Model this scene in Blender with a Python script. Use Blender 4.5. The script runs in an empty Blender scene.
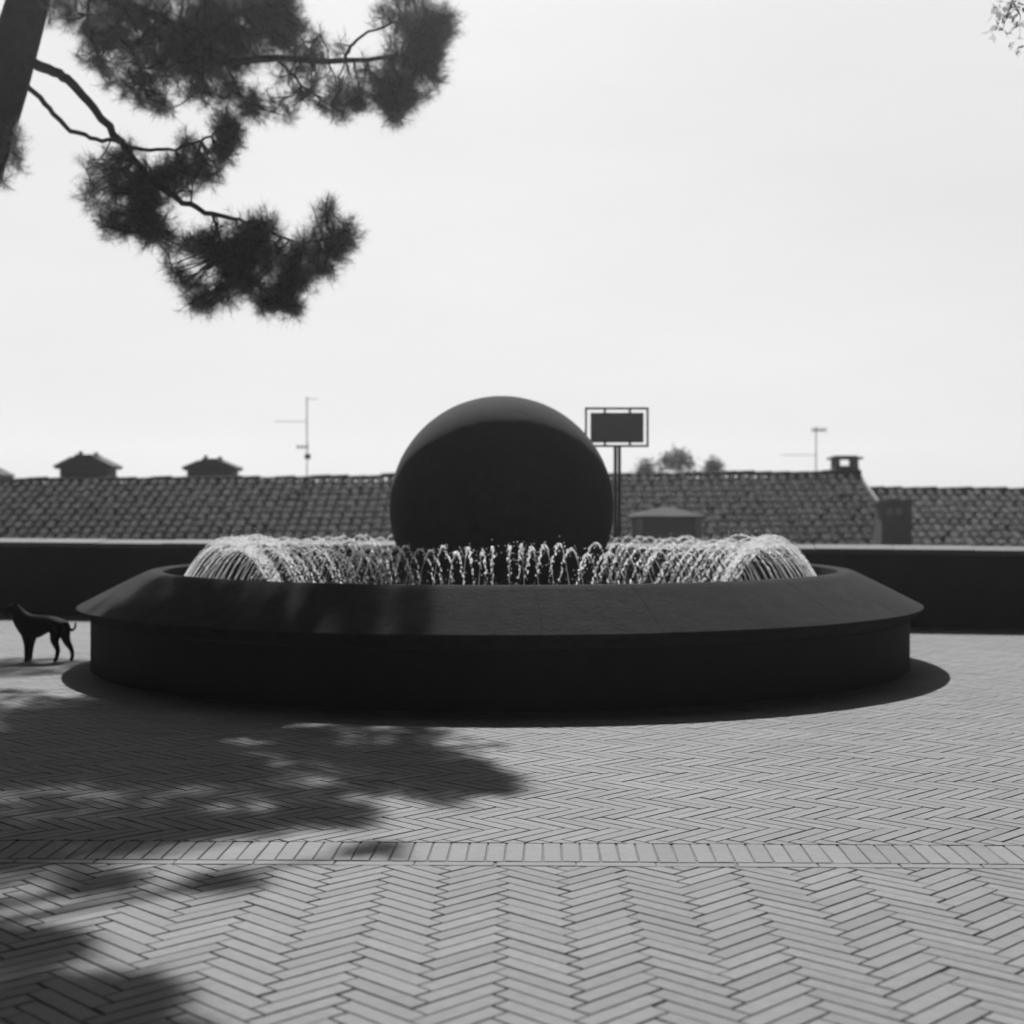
import bpy, bmesh, math, random
from mathutils import Vector, Matrix, Quaternion
import numpy as np
R = math.radians
sc = bpy.context.scene
C = sc.collection

# ------------------------------------------------------------------ camera, sky, sun, exposure
H = 1.22          # waist-level camera height
F = 1463.0        # focal length in pixels
Y0 = 508.0        # horizon row
cam_d = bpy.data.cameras.new('camera'); cam = bpy.data.objects.new('camera', cam_d); C.objects.link(cam)
cam.location = (0, 0, H); cam.rotation_euler = (R(90) - math.atan(4/F), 0, 0)
cam_d.sensor_width = 36; cam_d.lens = F/1024*36; cam_d.clip_start = .05; cam_d.clip_end = 5000
cam_d.dof.use_dof = True; cam_d.dof.focus_distance = 6.2; cam_d.dof.aperture_fstop = 2.2
sc.camera = cam
SUN_EL, SUN_AZ = R(42), R(5)     # azimuth: degrees to the left of straight ahead
SV = Vector((-math.sin(SUN_AZ)*math.cos(SUN_EL), math.cos(SUN_AZ)*math.cos(SUN_EL), math.sin(SUN_EL)))
w = bpy.data.worlds.new('World'); sc.world = w; w.use_nodes = True
nt = w.node_tree; nt.nodes.clear()
sky = nt.nodes.new('ShaderNodeTexSky'); sky.sky_type = 'NISHITA'; sky.sun_disc = False
sky.sun_elevation = SUN_EL; sky.sun_rotation = -SUN_AZ; sky.dust_density = 3.0; sky.air_density = 1.0
sep = nt.nodes.new('ShaderNodeSeparateColor')           # black and white film behind a red filter
bg = nt.nodes.new('ShaderNodeBackground'); bg.inputs['Strength'].default_value = .52
wo = nt.nodes.new('ShaderNodeOutputWorld')
nt.links.new(sky.outputs[0], sep.inputs[0])
wtc = nt.nodes.new('ShaderNodeTexCoord'); wsp = nt.nodes.new('ShaderNodeSeparateXYZ'); wcb = nt.nodes.new('ShaderNodeCombineXYZ')
wmx = nt.nodes.new('ShaderNodeMath'); wmx.operation = 'MAXIMUM'; wmx.inputs[1].default_value = .10   # no dark band at the horizon
nt.links.new(wtc.outputs['Generated'], wsp.inputs[0]); nt.links.new(wsp.outputs[2], wmx.inputs[0])
nt.links.new(wsp.outputs[0], wcb.inputs[0]); nt.links.new(wsp.outputs[1], wcb.inputs[1]); nt.links.new(wmx.outputs[0], wcb.inputs[2])
if 'Vector' in sky.inputs: nt.links.new(wcb.outputs[0], sky.inputs['Vector'])
def wm(op, a, b):
    n_ = nt.nodes.new('ShaderNodeMath'); n_.operation = op; nt.links.new(a, n_.inputs[0]); n_.inputs[1].default_value = b; return n_.outputs[0]
wmp = nt.nodes.new('ShaderNodeMapping'); wmp.inputs['Scale'].default_value = (1.0, 1.0, 4.0); wmp.inputs['Rotation'].default_value = (0, .5, 0)
wno = nt.nodes.new('ShaderNodeTexNoise'); wno.inputs['Scale'].default_value = 2.2; wno.inputs['Detail'].default_value = 5   # thin high cloud
nt.links.new(wtc.outputs['Generated'], wmp.inputs[0]); nt.links.new(wmp.outputs[0], wno.inputs['Vector'])
cl_ = wm('ADD', wm('MULTIPLY', wno.outputs['Fac'], .26), .87)
fin = nt.nodes.new('ShaderNodeMath'); fin.operation = 'MULTIPLY'; nt.links.new(cl_, fin.inputs[1])
nt.links.new(wm('MINIMUM', wm('POWER', wm('DIVIDE', sep.outputs[0], 6.5), 3.5), 1.0), fin.inputs[0]); nt.links.new(fin.outputs[0], bg.inputs['Color']); nt.links.new(bg.outputs[0], wo.inputs[0])
sl = bpy.data.lights.new('sun', 'SUN'); sl.energy = 5.0; sl.angle = R(.55); sl.color = (1, 1, 1)
sun = bpy.data.objects.new('sun', sl); C.objects.link(sun); sun.rotation_euler = SV.to_track_quat('Z', 'Y').to_euler()
sun.location = (0, 0, 30)
sc.view_settings.view_transform = 'Standard'; sc.view_settings.look = 'None'
sc.view_settings.exposure = .6; sc.view_settings.gamma = 1

# ------------------------------------------------------------------ helpers
def P(px, py, Y):                       # pixel of the photograph at distance Y -> point of the place
    return Vector(((px-512)/F*Y, Y, H-(py-Y0)/F*Y))
def link(name, me, mats, parent=None, loc=None, smooth=False):
    o = bpy.data.objects.new(name, me); C.objects.link(o)
    for m in (mats if isinstance(mats, (list, tuple)) else [mats]): me.materials.append(m)
    if parent is not None: o.parent = parent
    if loc is not None: o.location = loc
    if smooth: me.polygons.foreach_set('use_smooth', [True]*len(me.polygons))
    return o
def tag(o, label=None, cat=None, group=None, kind=None):
    if label: o['label'] = label
    if cat: o['category'] = cat
    if group: o['group'] = group
    if kind: o['kind'] = kind
    return o
def empty(name, loc, rz=0):
    o = bpy.data.objects.new(name, None); C.objects.link(o); o.location = loc; o.rotation_euler = (0, 0, rz)
    o.empty_display_size = .2
    return o
class MB:
    def __init__(s): s.v = []; s.f = []; s.m = []
    def add(s, vs, fs, mi=0):
        b = len(s.v); s.v += [tuple(v) for v in vs]; s.f += [tuple(i+b for i in f) for f in fs]; s.m += [mi]*len(fs)
    def box(s, x0, x1, y0, y1, z0, z1, mi=0, M=None):
        vs = [(x, y, z) for z in (z0, z1) for y in (y0, y1) for x in (x0, x1)]
        if M is not None: vs = [M @ Vector(v) for v in vs]
        s.add(vs, [(0,2,3,1),(4,5,7,6),(0,1,5,4),(2,6,7,3),(0,4,6,2),(1,3,7,5)], mi)
    def tube(s, pts, rad, n=6, mi=0, cap=True):
        pts = [Vector(p) for p in pts]
        rad = rad if isinstance(rad, (list, tuple)) else [rad]*len(pts)
        vs = []; up = None
        for i, p in enumerate(pts):
            d = (pts[min(i+1, len(pts)-1)] - pts[max(i-1, 0)]).normalized()
            if up is None: up = Vector((0, 0, 1)) if abs(d.z) < .9 else Vector((1, 0, 0))
            a = d.cross(up).normalized(); b = d.cross(a).normalized(); up = -b if False else up
            for k in range(n):
                t = 2*math.pi*k/n; vs.append(p + (a*math.cos(t) + b*math.sin(t))*rad[i])
        fs = [(i*n+k, i*n+(k+1) % n, (i+1)*n+(k+1) % n, (i+1)*n+k) for i in range(len(pts)-1) for k in range(n)]
        if cap: fs += [tuple(range(n))[::-1], tuple((len(pts)-1)*n+k for k in range(n))]
        s.add(vs, fs, mi)
    def drop(s, p, d, r, l, mi=0):      # an elongated drop: octahedron with 8 faces, smooth shaded
        d = Vector(d).normalized(); a = d.orthogonal().normalized(); b = d.cross(a); p = Vector(p)
        s.add([p+d*l, p+a*r, p+b*r, p-a*r, p-b*r, p-d*l], [(0,1,2),(0,2,3),(0,3,4),(0,4,1),(5,2,1),(5,3,2),(5,4,3),(5,1,4)], mi)
    def lathe(s, prof, n, mi=0, cx=0, cy=0, closed=False):
        vs = [(cx+r*math.cos(2*math.pi*k/n), cy+r*math.sin(2*math.pi*k/n), z) for r, z in prof for k in range(n)]
        m = len(prof)
        fs = [(i*n+k, i*n+(k+1) % n, ((i+1) % m)*n+(k+1) % n, ((i+1) % m)*n+k) for i in range(m if closed else m-1) for k in range(n)]
        s.add(vs, fs, mi)
    def build(s, name, mats, parent=None, loc=None, smooth=False):
        me = bpy.data.meshes.new(name); me.from_pydata(s.v, [], s.f); me.update()
        o = link(name, me, mats, parent, loc, smooth)
        me.polygons.foreach_set('material_index', s.m)
        return o

def mat(name, val, rough=.8, var=0, scale=5, island=0, bump=0, bscale=40, spec=.5, metal=0, transl=0, detail=6, stain=0, stscale=.7):
    m = bpy.data.materials.new(name); m.use_nodes = True; n = m.node_tree.nodes; L = m.node_tree.links
    b = n['Principled BSDF']; b.inputs['Roughness'].default_value = rough; b.inputs['Metallic'].default_value = metal
    b.inputs['Specular IOR Level'].default_value = spec
    tc = n.new('ShaderNodeTexCoord')
    def noise(sc_, det=6):
        t = n.new('ShaderNodeTexNoise'); t.inputs['Scale'].default_value = sc_; t.inputs['Detail'].default_value = det
        t.inputs['Roughness'].default_value = .65; L.new(tc.outputs['Object'], t.inputs['Vector']); return t.outputs['Fac']
    def math_(op, a, b_):
        t = n.new('ShaderNodeMath'); t.operation = op
        for i, q in enumerate((a, b_)):
            if isinstance(q, (int, float)): t.inputs[i].default_value = q
            else: L.new(q, t.inputs[i])
        return t.outputs[0]
    out = None
    def mul(cur, fac, amp):            # cur * (1 + amp*(2 fac - 1))
        k = math_('ADD', math_('MULTIPLY', fac, 2*amp), 1-amp)
        return k if cur is None else math_('MULTIPLY', cur, k)
    if var: out = mul(out, noise(scale, detail), var)
    if stain: out = mul(out, noise(stscale, 4), stain)
    if island:
        g = n.new('ShaderNodeNewGeometry'); out = mul(out, g.outputs['Random Per Island'], island)
    if out is not None:
        v = math_('MULTIPLY', out, val); L.new(v, b.inputs['Base Color'])
    else: b.inputs['Base Color'].default_value = (val, val, val, 1)
    if bump:
        bm_ = n.new('ShaderNodeBump'); bm_.inputs['Strength'].default_value = bump; bm_.inputs['Distance'].default_value = .01
        L.new(noise(bscale, 8), bm_.inputs['Height']); L.new(bm_.outputs[0], b.inputs['Normal'])
    if transl:
        t = n.new('ShaderNodeBsdfTranslucent'); t.inputs[0].default_value = (val, val, val, 1)
        mx = n.new('ShaderNodeMixShader'); mx.inputs[0].default_value = transl
        o = n['Material Output']; L.new(b.outputs[0], mx.inputs[1]); L.new(t.outputs[0], mx.inputs[2]); L.new(mx.outputs[0], o.inputs[0])
    return m
M = dict(
    brick=mat('paving_brick', 0.172, .85, var=.25, scale=22, island=.09, bump=.4, bscale=50, stain=.22, stscale=.9, spec=.25),
    mortar=mat('mortar', 0.14, .95, var=.6, scale=4, bump=.3, spec=.2),
    soil=mat('hillside', 0.06, .95, var=.4, scale=.3),
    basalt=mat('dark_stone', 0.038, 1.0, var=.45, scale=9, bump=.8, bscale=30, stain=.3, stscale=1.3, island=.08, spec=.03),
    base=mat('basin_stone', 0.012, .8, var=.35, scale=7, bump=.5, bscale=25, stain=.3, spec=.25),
    sphere=mat('polished_dark_stone', 0.05, 1.0, var=.3, scale=14, bump=1.0, bscale=90, spec=.05, stain=.2, stscale=2.5),
    wall=mat('wall_stone', 0.014, .9, var=.5, scale=4, bump=.6, bscale=14, stain=.3, spec=.2),
    coping=mat('wall_coping_stone', 0.1, .85, var=.3, scale=12, island=.12, bump=.3, spec=.3),
    tile=mat('clay_roof_tile', 0.03, .85, var=.5, scale=6, island=.55, bump=.3, bscale=30, stain=.2, stscale=1, spec=.03),
    plaster=mat('house_plaster', 0.25, .9, var=.2, scale=3),
    chim=mat('chimney_plaster', 0.3, .9, var=.3, scale=6, bump=.3),
    chimdark=mat('chimney_tile', 0.15, .85, var=.35, scale=18, bump=.4),
    metal=mat('painted_metal', 0.11, .6, metal=.1, var=.15, scale=20),
    panel=mat('sign_panel', 0.3, .6, var=.12, scale=12),
    galv=mat('antenna_metal', 0.3, .4, metal=.8, var=.1, scale=30),
    bark=mat('pine_bark', 0.045, .95, var=.5, scale=14, bump=1, bscale=20, spec=.2),
    needle=mat('pine_needles', 0.2, .7, island=.5, transl=.7, spec=.25),
    leaf=mat('broad_leaves', 0.42, .6, island=.3, transl=.65, spec=.3),
    farleaf=mat('far_leaves', 0.14, .7, island=.5, transl=.3),
    fur=mat('black_fur', 0.006, .8, var=.3, scale=40, bump=.4, bscale=120, spec=.1),
    pot=mat('pale_render', 0.35, .9, var=.2, scale=12),
)
M['sphere'].node_tree.nodes['Principled BSDF'].inputs['Sheen Weight'].default_value = .08
sb_ = M['sphere'].node_tree.nodes['Principled BSDF']; sb_.inputs['Sheen Roughness'].default_value = .6
sb_.inputs['Subsurface Weight'].default_value = 0; sb_.inputs['Subsurface Radius'].default_value = (1, 1, 1); sb_.inputs['Subsurface Scale'].default_value = .45
# water: dark glossy pool; drops: bright scattering spray
def water_mat():
    m = bpy.data.materials.new('pool_water'); m.use_nodes = True; n = m.node_tree.nodes; L = m.node_tree.links
    b = n['Principled BSDF']; b.inputs['Base Color'].default_value = (.02, .02, .02, 1); b.inputs['Roughness'].default_value = .06
    t = n.new('ShaderNodeTexNoise'); t.inputs['Scale'].default_value = 14; t.inputs['Detail'].default_value = 4
    bm_ = n.new('ShaderNodeBump'); bm_.inputs['Strength'].default_value = .7; bm_.inputs['Distance'].default_value = .03
    tc = n.new('ShaderNodeTexCoord'); L.new(tc.outputs['Object'], t.inputs['Vector']); L.new(t.outputs[0], bm_.inputs['Height']); L.new(bm_.outputs[0], b.inputs['Normal'])
    return m
def spray_mat():
    m = bpy.data.materials.new('water_spray'); m.use_nodes = True; n = m.node_tree.nodes; L = m.node_tree.links; n.clear()
    o = n.new('ShaderNodeOutputMaterial'); a = n.new('ShaderNodeBsdfTranslucent'); a.inputs[0].default_value = (.95, .95, .95, 1)
    g = n.new('ShaderNodeBsdfGlossy'); g.inputs['Roughness'].default_value = .25; g.inputs[0].default_value = (.9, .9, .9, 1)
    t = n.new('ShaderNodeBsdfTransparent')
    m1 = n.new('ShaderNodeMixShader'); m1.inputs[0].default_value = .15; m2 = n.new('ShaderNodeMixShader'); m2.inputs[0].default_value = .05
    L.new(a.outputs[0], m1.inputs[1]); L.new(g.outputs[0], m1.inputs[2]); L.new(m1.outputs[0], m2.inputs[1]); L.new(t.outputs[0], m2.inputs[2]); L.new(m2.outputs[0], o.inputs[0])
    return m
M['tile_flare'] = mat('flare_lit_roof_tile', 0.066, .85, var=.4, scale=9, island=.42, bump=.3, bscale=30, stain=.2, stscale=1, spec=.03)  # same clay tile, lens flare on the right put into a lighter colour
M['water'] = water_mat(); M['spray'] = spray_mat()

# ------------------------------------------------------------------ ground
WL, WR = (-7.6, 17.15), (6.4, 14.6)            # two points on the parapet's line (X, Y)
def wall_y(x): t = (x-WL[0])/(WR[0]-WL[0]); return WL[1]+t*(WR[1]-WL[1])
g = MB(); g.add([(-180, -120, -7), (180, -120, -7), (180, 260, -7), (-180, 260, -7)], [(0, 1, 2, 3)])
tag(g.build('ground', M['soil']), kind='structure')
g = MB()
xs = [-30, 30]; ys = [-25]
y1, y2 = wall_y(-30)+.35, wall_y(30)+.35
g.add([(-30, -25, -.0055), (30, -25, -.0055), (30, y2, -.0055), (-30, y1, -.0055), (-30, -25, -7), (30, -25, -7), (30, y2, -7), (-30, y1, -7)],
      [(0, 1, 2, 3), (0, 4, 5, 1), (1, 5, 6, 2), (2, 6, 7, 3), (3, 7, 4, 0)])
tag(g.build('terrace_bed', M['mortar']), kind='structure')

rng = random.Random(5)
BL, BW, J = .2725, .058, .0035                   # brick length, width, joint
class Pave:
    def __init__(s): s.mb = MB()
    def brick(s, cx, cy, ang, l=BL, w_=BW):
        ca, sa = math.cos(ang), math.sin(ang); hl, hw = l/2, w_/2
        z = rng.uniform(-.0009, .0009); tx, ty = rng.gauss(0, .0015), rng.gauss(0, .003)
        b = .0025; dl = rng.gauss(0, .0016); ang += rng.gauss(0, .004); vs = []
        for (k, zz) in ((0, -.013), (0, -.003), (b, 0)):
            for (sx, sy) in ((-1, -1), (1, -1), (1, 1), (-1, 1)):
                x = sx*(hl-k)+dl; y = sy*(hw-k)
                zt = zz + (z + tx*x + ty*y if zz > -.01 else 0)
                vs.append((cx+ca*x-sa*y, cy+sa*x+ca*y, zt))
        fs = [(8, 9, 10, 11)]
        for L in (0, 4):
            for i in range(4): fs.append((L+i, L+(i+1) % 4, L+4+(i+1) % 4, L+4+i))
        s.mb.add(vs, fs)
FCX, FCY = -.09, 11.96                           # fountain centre
STRIP_A = math.atan2(-.085, 3.7)                 # the border course runs very slightly askew
def strip_y(x): return 5.04 + (x)*math.tan(STRIP_A)
c45 = math.sqrt(.5); pl, pw = BL+J, BW+J
def inview(x, y, mg=.6): return y > .6 and abs(x) < y*.36+1.6+mg
def herring(ox, oy, rot, test):
    """herringbone laid in the local frame, stacked along (1,1), then turned by rot round (ox, oy)"""
    pv = Pave(); cr, sr = math.cos(rot), math.sin(rot)
    for t in range(-60, 61):
        for k in range(-260, 261):
            for (lx, ly, v) in ((k*pw+pl/2, k*pw+pw/2, 0), (pl+k*pw+pw/2, (k+1)*pw-pl/2, 1)):
                lx += t*pl; ly -= t*pl
                x, y = ox+cr*lx-sr*ly, oy+sr*lx+cr*ly
                if test(x, y): pv.brick(x, y, rot + (R(90) if v else 0) + rng.gauss(0, .004))
    return pv
def cut(o, co, no):                             # bricks cut off along a line
    bm = bmesh.new(); bm.from_mesh(o.data)
    bmesh.ops.bisect_plane(bm, geom=bm.verts[:]+bm.edges[:]+bm.faces[:], plane_co=co, plane_no=no, clear_outer=True)
    bm.to_mesh(o.data); bm.free()
nrm = Vector((-math.sin(STRIP_A), math.cos(STRIP_A), 0))
pv = herring(.015-pl*c45-pw*c45*.5, .3, R(45), lambda x, y: inview(x, y) and y < strip_y(x)+.1)
near = pv.mb.build('brick_paving', M['brick']); cut(near, Vector((0, strip_y(0)-.060, 0)), nrm); tag(near, kind='structure')
pv = herring(.05, 5.34, R(-45), lambda x, y: inview(x, y, 1) and strip_y(x)+.15 < y < wall_y(x)+.1 and math.hypot(x-FCX, y-FCY) > 3.0)
far = pv.mb.build('brick_paving', M['brick']); cut(far, Vector((0, strip_y(0)+.292, 0)), -nrm)
cut(far, Vector((WR[0], WR[1]-.006, 0)), Vector((-(WR[1]-WL[1]), WR[0]-WL[0], 0)).normalized()); tag(far, kind='structure')
pv = Pave()
for i in range(-150, 151):
    x = i*.0665; yb = strip_y(x)
    if inview(x, yb): pv.brick(x+.01, yb+.147, STRIP_A+R(90)+rng.gauss(0, .008), .275, .0615)
for i in range(-40, 41):
    x = i*.2765+.08
    if inview(x, 5.0): pv.brick(x, strip_y(x)-.026, STRIP_A, .272, .055)
tag(pv.mb.build('border_course', M['brick']), kind='structure')
# coarser paving outside the camera's view: one sheet of the same brick, 6 mm under the laid bricks
g = MB(); g.add([(-29.9, -24.9, -.002), (29.9, -24.9, -.002), (29.9, .55, -.002), (-29.9, .55, -.002)], [(0, 1, 2, 3)])
for s_ in (-1, 1):
    q = [(s_*2.5, .56), (s_*29.9, .56), (s_*29.9, wall_y(s_*29.9)-.05), (s_*8.9, wall_y(s_*8.9)-.05)]
    if s_ < 0: q = q[::-1]
    g.add([(x, y, -.002) for x, y in q], [(0, 1, 2, 3)])
tag(g.build('terrace_paving', M['brick']), kind='structure')

# ------------------------------------------------------------------ thin even air in one closed box, added to imitate veiling lens flare
g = MB(); g.box(-185, 185, -125, 265, -8, 12.5)
hz = g.build('flare_haze', [])
hm = bpy.data.materials.new('flare_haze'); hm.use_nodes = True; hn = hm.node_tree; hn.nodes.remove(hn.nodes['Principled BSDF'])
hv = hn.nodes.new('ShaderNodeVolumePrincipled'); hv.inputs['Color'].default_value = (.95, .95, .95, 1)
hv.inputs['Density'].default_value = .00125; hv.inputs['Anisotropy'].default_value = .8
hn.links.new(hv.outputs[0], hn.nodes['Material Output'].inputs['Volume']); hz.data.materials.append(hm); tag(hz, kind='stuff')

# ------------------------------------------------------------------ parapet wall
pw_ = empty('parapet_wall', (0, wall_y(0), 0))
tag(pw_, 'long low dark stone parapet wall with pale coping closing the terrace behind the fountain', 'wall')
ang = math.atan2(WR[1]-WL[1], WR[0]-WL[0]); ca, sa = math.cos(ang), math.sin(ang)
def wp(u, v, z): return (u*ca - v*sa, u*sa + v*ca, z)
def wh(u): return .862 - (u+7.2)/14.2*.05       # top of wall before coping
us = [-24+i*.6 for i in range(81)]
m_ = MB(); vs = []
for u in us: vs += [wp(u, 0, 0), wp(u, 0, wh(u)-.08), wp(u, .34, wh(u)-.08), wp(u, .34, -7)]
m_.add(vs, [(i*4+k, i*4+k+1, i*4+k+5, i*4+k+4) for i in range(80) for k in range(3)])
m_.build('wall', M['wall'], pw_)
m_ = MB()
for i in range(60):
    u0, u1 = -24+i*.8+.004, -24+(i+1)*.8-.004; a, b = wh(u0)-.078, wh(u1)-.078; j = rng.gauss(0, .002)
    prof = [(-.04, 0), (-.04, .04), (-.03, .05), (.38, .084), (.39, .074), (.39, 0)]
    n_ = len(prof); vs = [wp(u0, v, a+z+j) for v, z in prof] + [wp(u1, v, b+z+j) for v, z in prof]
    m_.add(vs, [(k, (k+1) % n_, n_+(k+1) % n_, n_+k) for k in range(n_)] + [tuple(range(n_)), tuple(range(n_, 2*n_))[::-1]])
m_.build('coping', M['coping'], pw_)

# ------------------------------------------------------------------ fountain
ft = empty('fountain', (FCX, FCY, 0))
tag(ft, 'round dark stone fountain with sloping rim, ring of water jets and a big dark sphere', 'fountain')
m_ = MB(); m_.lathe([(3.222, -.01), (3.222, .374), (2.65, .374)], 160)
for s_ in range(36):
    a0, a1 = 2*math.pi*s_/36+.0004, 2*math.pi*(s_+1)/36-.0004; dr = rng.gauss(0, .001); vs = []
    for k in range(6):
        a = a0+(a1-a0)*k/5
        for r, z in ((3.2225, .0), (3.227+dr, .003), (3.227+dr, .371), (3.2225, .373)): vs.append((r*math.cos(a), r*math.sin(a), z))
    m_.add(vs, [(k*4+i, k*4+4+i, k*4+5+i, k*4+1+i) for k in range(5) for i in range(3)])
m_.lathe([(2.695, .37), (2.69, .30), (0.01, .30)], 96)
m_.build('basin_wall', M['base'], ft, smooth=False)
# sloping rim of 28 stones with open joints
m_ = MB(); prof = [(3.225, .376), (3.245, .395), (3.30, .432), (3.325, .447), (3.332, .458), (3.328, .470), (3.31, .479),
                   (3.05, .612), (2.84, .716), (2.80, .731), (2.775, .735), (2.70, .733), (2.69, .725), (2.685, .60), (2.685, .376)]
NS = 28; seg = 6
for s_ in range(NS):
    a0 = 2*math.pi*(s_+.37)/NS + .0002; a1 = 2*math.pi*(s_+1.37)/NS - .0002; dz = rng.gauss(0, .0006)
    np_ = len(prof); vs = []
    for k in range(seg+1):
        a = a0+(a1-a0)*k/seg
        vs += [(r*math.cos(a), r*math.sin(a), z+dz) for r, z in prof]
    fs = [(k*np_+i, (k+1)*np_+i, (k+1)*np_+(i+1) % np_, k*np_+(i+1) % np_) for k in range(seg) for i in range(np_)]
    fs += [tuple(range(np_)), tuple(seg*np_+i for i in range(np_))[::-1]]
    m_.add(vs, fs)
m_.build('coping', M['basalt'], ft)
m_ = MB(); m_.lathe([(2.684, .45), (.02, .45)], 96); m_.build('water', M['water'], ft)
m_ = MB(); m_.lathe([(2.62+.02*math.cos(t*math.pi/4), .492+.02*math.sin(t*math.pi/4)) for t in range(8)], 96, closed=True)
m_.build('spray_pipe', M['metal'], ft, smooth=True)
# sphere
bm = bmesh.new(); bmesh.ops.create_uvsphere(bm, u_segments=360, v_segments=180, radius=.913)
from mathutils import noise as mn                    # pitted, bush-hammered surface
for v in bm.verts:
    d = v.co.normalized(); v.co += d*(.0007*mn.noise(d*45)+.0013*mn.noise(d*95)+.001*mn.noise(d*6))
me = bpy.data.meshes.new('sphere'); bm.to_mesh(me); bm.free()
link('sphere', me, M['sphere'], ft, (0.005, 0, 1.22), smooth=True)
m_ = MB(); m_.lathe([(.55, .301), (.55, .45), (.30, .47)], 48); m_.build('plinth', M['base'], ft)
# jets: local x points to the middle of the basin
def jet_geo(mb, r_, X=Matrix.Identity(4), back=False):
    rng_ = .82*r_.uniform(.93, 1.07); hgt = (.445 if back else .452)*r_.uniform(.93, 1.06)
    side = r_.gauss(0, .012)
    def pt(t): return X @ Vector((rng_*t, side*t, .0+4*hgt*t*(1-t)*(1 if t < 1 else 1)))
    n = 9; top = r_.uniform(.36, .52)
    mb.tube([pt(top*i/n) for i in range(n+1)], [.0012+.0007*r_.random() for _ in range(n+1)], 4, cap=False)
    t = r_.uniform(.16, .3)
    while t < .99:
        d = pt(t+.01)-pt(t); sp = .0035 + .008*max(0, t-.4)
        p = pt(t) + Vector((r_.gauss(0, sp*.5), r_.gauss(0, sp*.9), r_.gauss(0, sp*.6)))
        rr = r_.uniform(.0028, .009) * (1.15 if .38 < t < .75 else .85)
        mb.drop(p, d, rr, rr*r_.uniform(1.2, 2.6)); t += r_.uniform(.009, .019)
    for _ in range(24):
        t = r_.uniform(.3, 1); p = pt(t); k_ = .012+.025*t; mb.drop(p+Vector((r_.gauss(0, k_), r_.gauss(0, k_), r_.gauss(0, k_*.7))), (0, 0, 1), r_.uniform(.002, .0045), .005)
jr = random.Random(11); variants = []
for i in range(14):
    mb = MB(); jet_geo(mb, jr); me = bpy.data.meshes.new('water_jet'); me.from_pydata(mb.v, [], mb.f); me.update(); me.materials.append(M['spray'])
    me.polygons.foreach_set('use_smooth', [True]*len(me.polygons)); variants.append(me)
NJ = 160; angs = [2*math.pi*(k+.5)/NJ - math.pi/2 + 0.008 for k in range(NJ)]
angs.sort(key=lambda a: math.sin(a))             # nearest to the camera first
for i, a in enumerate(angs[:100]):
    o = bpy.data.objects.new('water_jet', variants[jr.randrange(14)]); C.objects.link(o); o.parent = ft
    o.location = (2.62*math.cos(a), 2.62*math.sin(a), .50); o.rotation_euler = (0, 0, a+math.pi+jr.gauss(0, .022))
    s_ = jr.uniform(.96, 1.04); o.scale = (s_, 1, jr.uniform(.95, 1.04)*s_)
mb = MB()
for a in angs[100:]:
    X = Matrix.Translation((2.62*math.cos(a), 2.62*math.sin(a), .50)) @ Matrix.Rotation(a+math.pi+jr.gauss(0, .02), 4, 'Z')
    jet_geo(mb, jr, X, True)
o = mb.build('water_jets', M['spray'], ft, smooth=True); o['kind'] = 'stuff'

# ------------------------------------------------------------------ houses below the terrace
def roof_tiles(mb, x0, x1, ze0, ze1, yr, pitch, nrows, tw, back=False):
    # coppi: channel strip + tapering cover tiles. (x, s) -> s = distance down the slope from the ridge
    cp, sp = math.cos(pitch), math.sin(pitch); row = .34
    sy = 1 if back else -1
    def pt(x, s, n): return (x, yr + sy*(s*cp) + sy*n*sp, ze0+(ze1-ze0)*(x-x0)/(x1-x0) - s*sp + n*cp)
    ncol = int((x1-x0)/tw)
    for c in range(ncol):
        x = x0+(c+.5)*tw + rng.gauss(0, .006)
        for r_ in range(nrows):
            s0 = r_*row + rng.gauss(0, .035); s1 = s0+row+.05
            w0, w1 = .068, .080; jx = rng.gauss(0, .011); lift = rng.uniform(0, .008)
            vs = []
            for (s_, ww, n0) in ((s0, w0, .005), (s1, w1, .015+lift)):
                for k in range(6):
                    t = math.pi*k/5; vs.append(pt(x+jx-math.cos(t)*ww, s_, n0+math.sin(t)*ww*.95))
            for k in range(6):
                t = math.pi*k/5; vs.append(pt(x+jx-math.cos(t)*(w1-.016), s1, .015+lift+math.sin(t)*(w1-.016)*.92))
            fs = [(k, k+1, 7+k, 6+k) for k in range(5)] + [(6+k, 7+k, 13+k, 12+k) for k in range(5)]
            mb.add(vs, fs)
        for r_ in range(nrows):                   # channel tiles
            s0, s1 = r_*row+.1, (r_+1)*row+.15; vs = []
            for (s_, n0) in ((s0, .0), (s1, .028)):
                for k in range(4):
                    t = k/3; vs.append(pt(x+tw/2-.075+.15*t, s_, n0-.03*math.sin(math.pi*t)))
            mb.add(vs, [(k, k+1, 5+k, 4+k) for k in range(3)])
def ridge(mb, x0, x1, z0, z1, y):
    n = int((x1-x0)/.36)
    for i in range(n):
        a = x0+(x1-x0)*i/n; b = x0+(x1-x0)*(i+1)/n+.05; z = z0+(z1-z0)*(i+.5)/n + rng.gauss(0, .012); vs = []
        for (xx, rr) in ((a, .085), (b, .105)):
            for k in range(7):
                t = math.pi*k/6; vs.append((xx, y-math.cos(t)*rr*1.15, z-.03+math.sin(t)*rr))
        mb.add(vs, [(k, k+1, 8+k, 7+k) for k in range(6)] + [tuple(range(7)), tuple(range(7, 14))])
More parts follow.
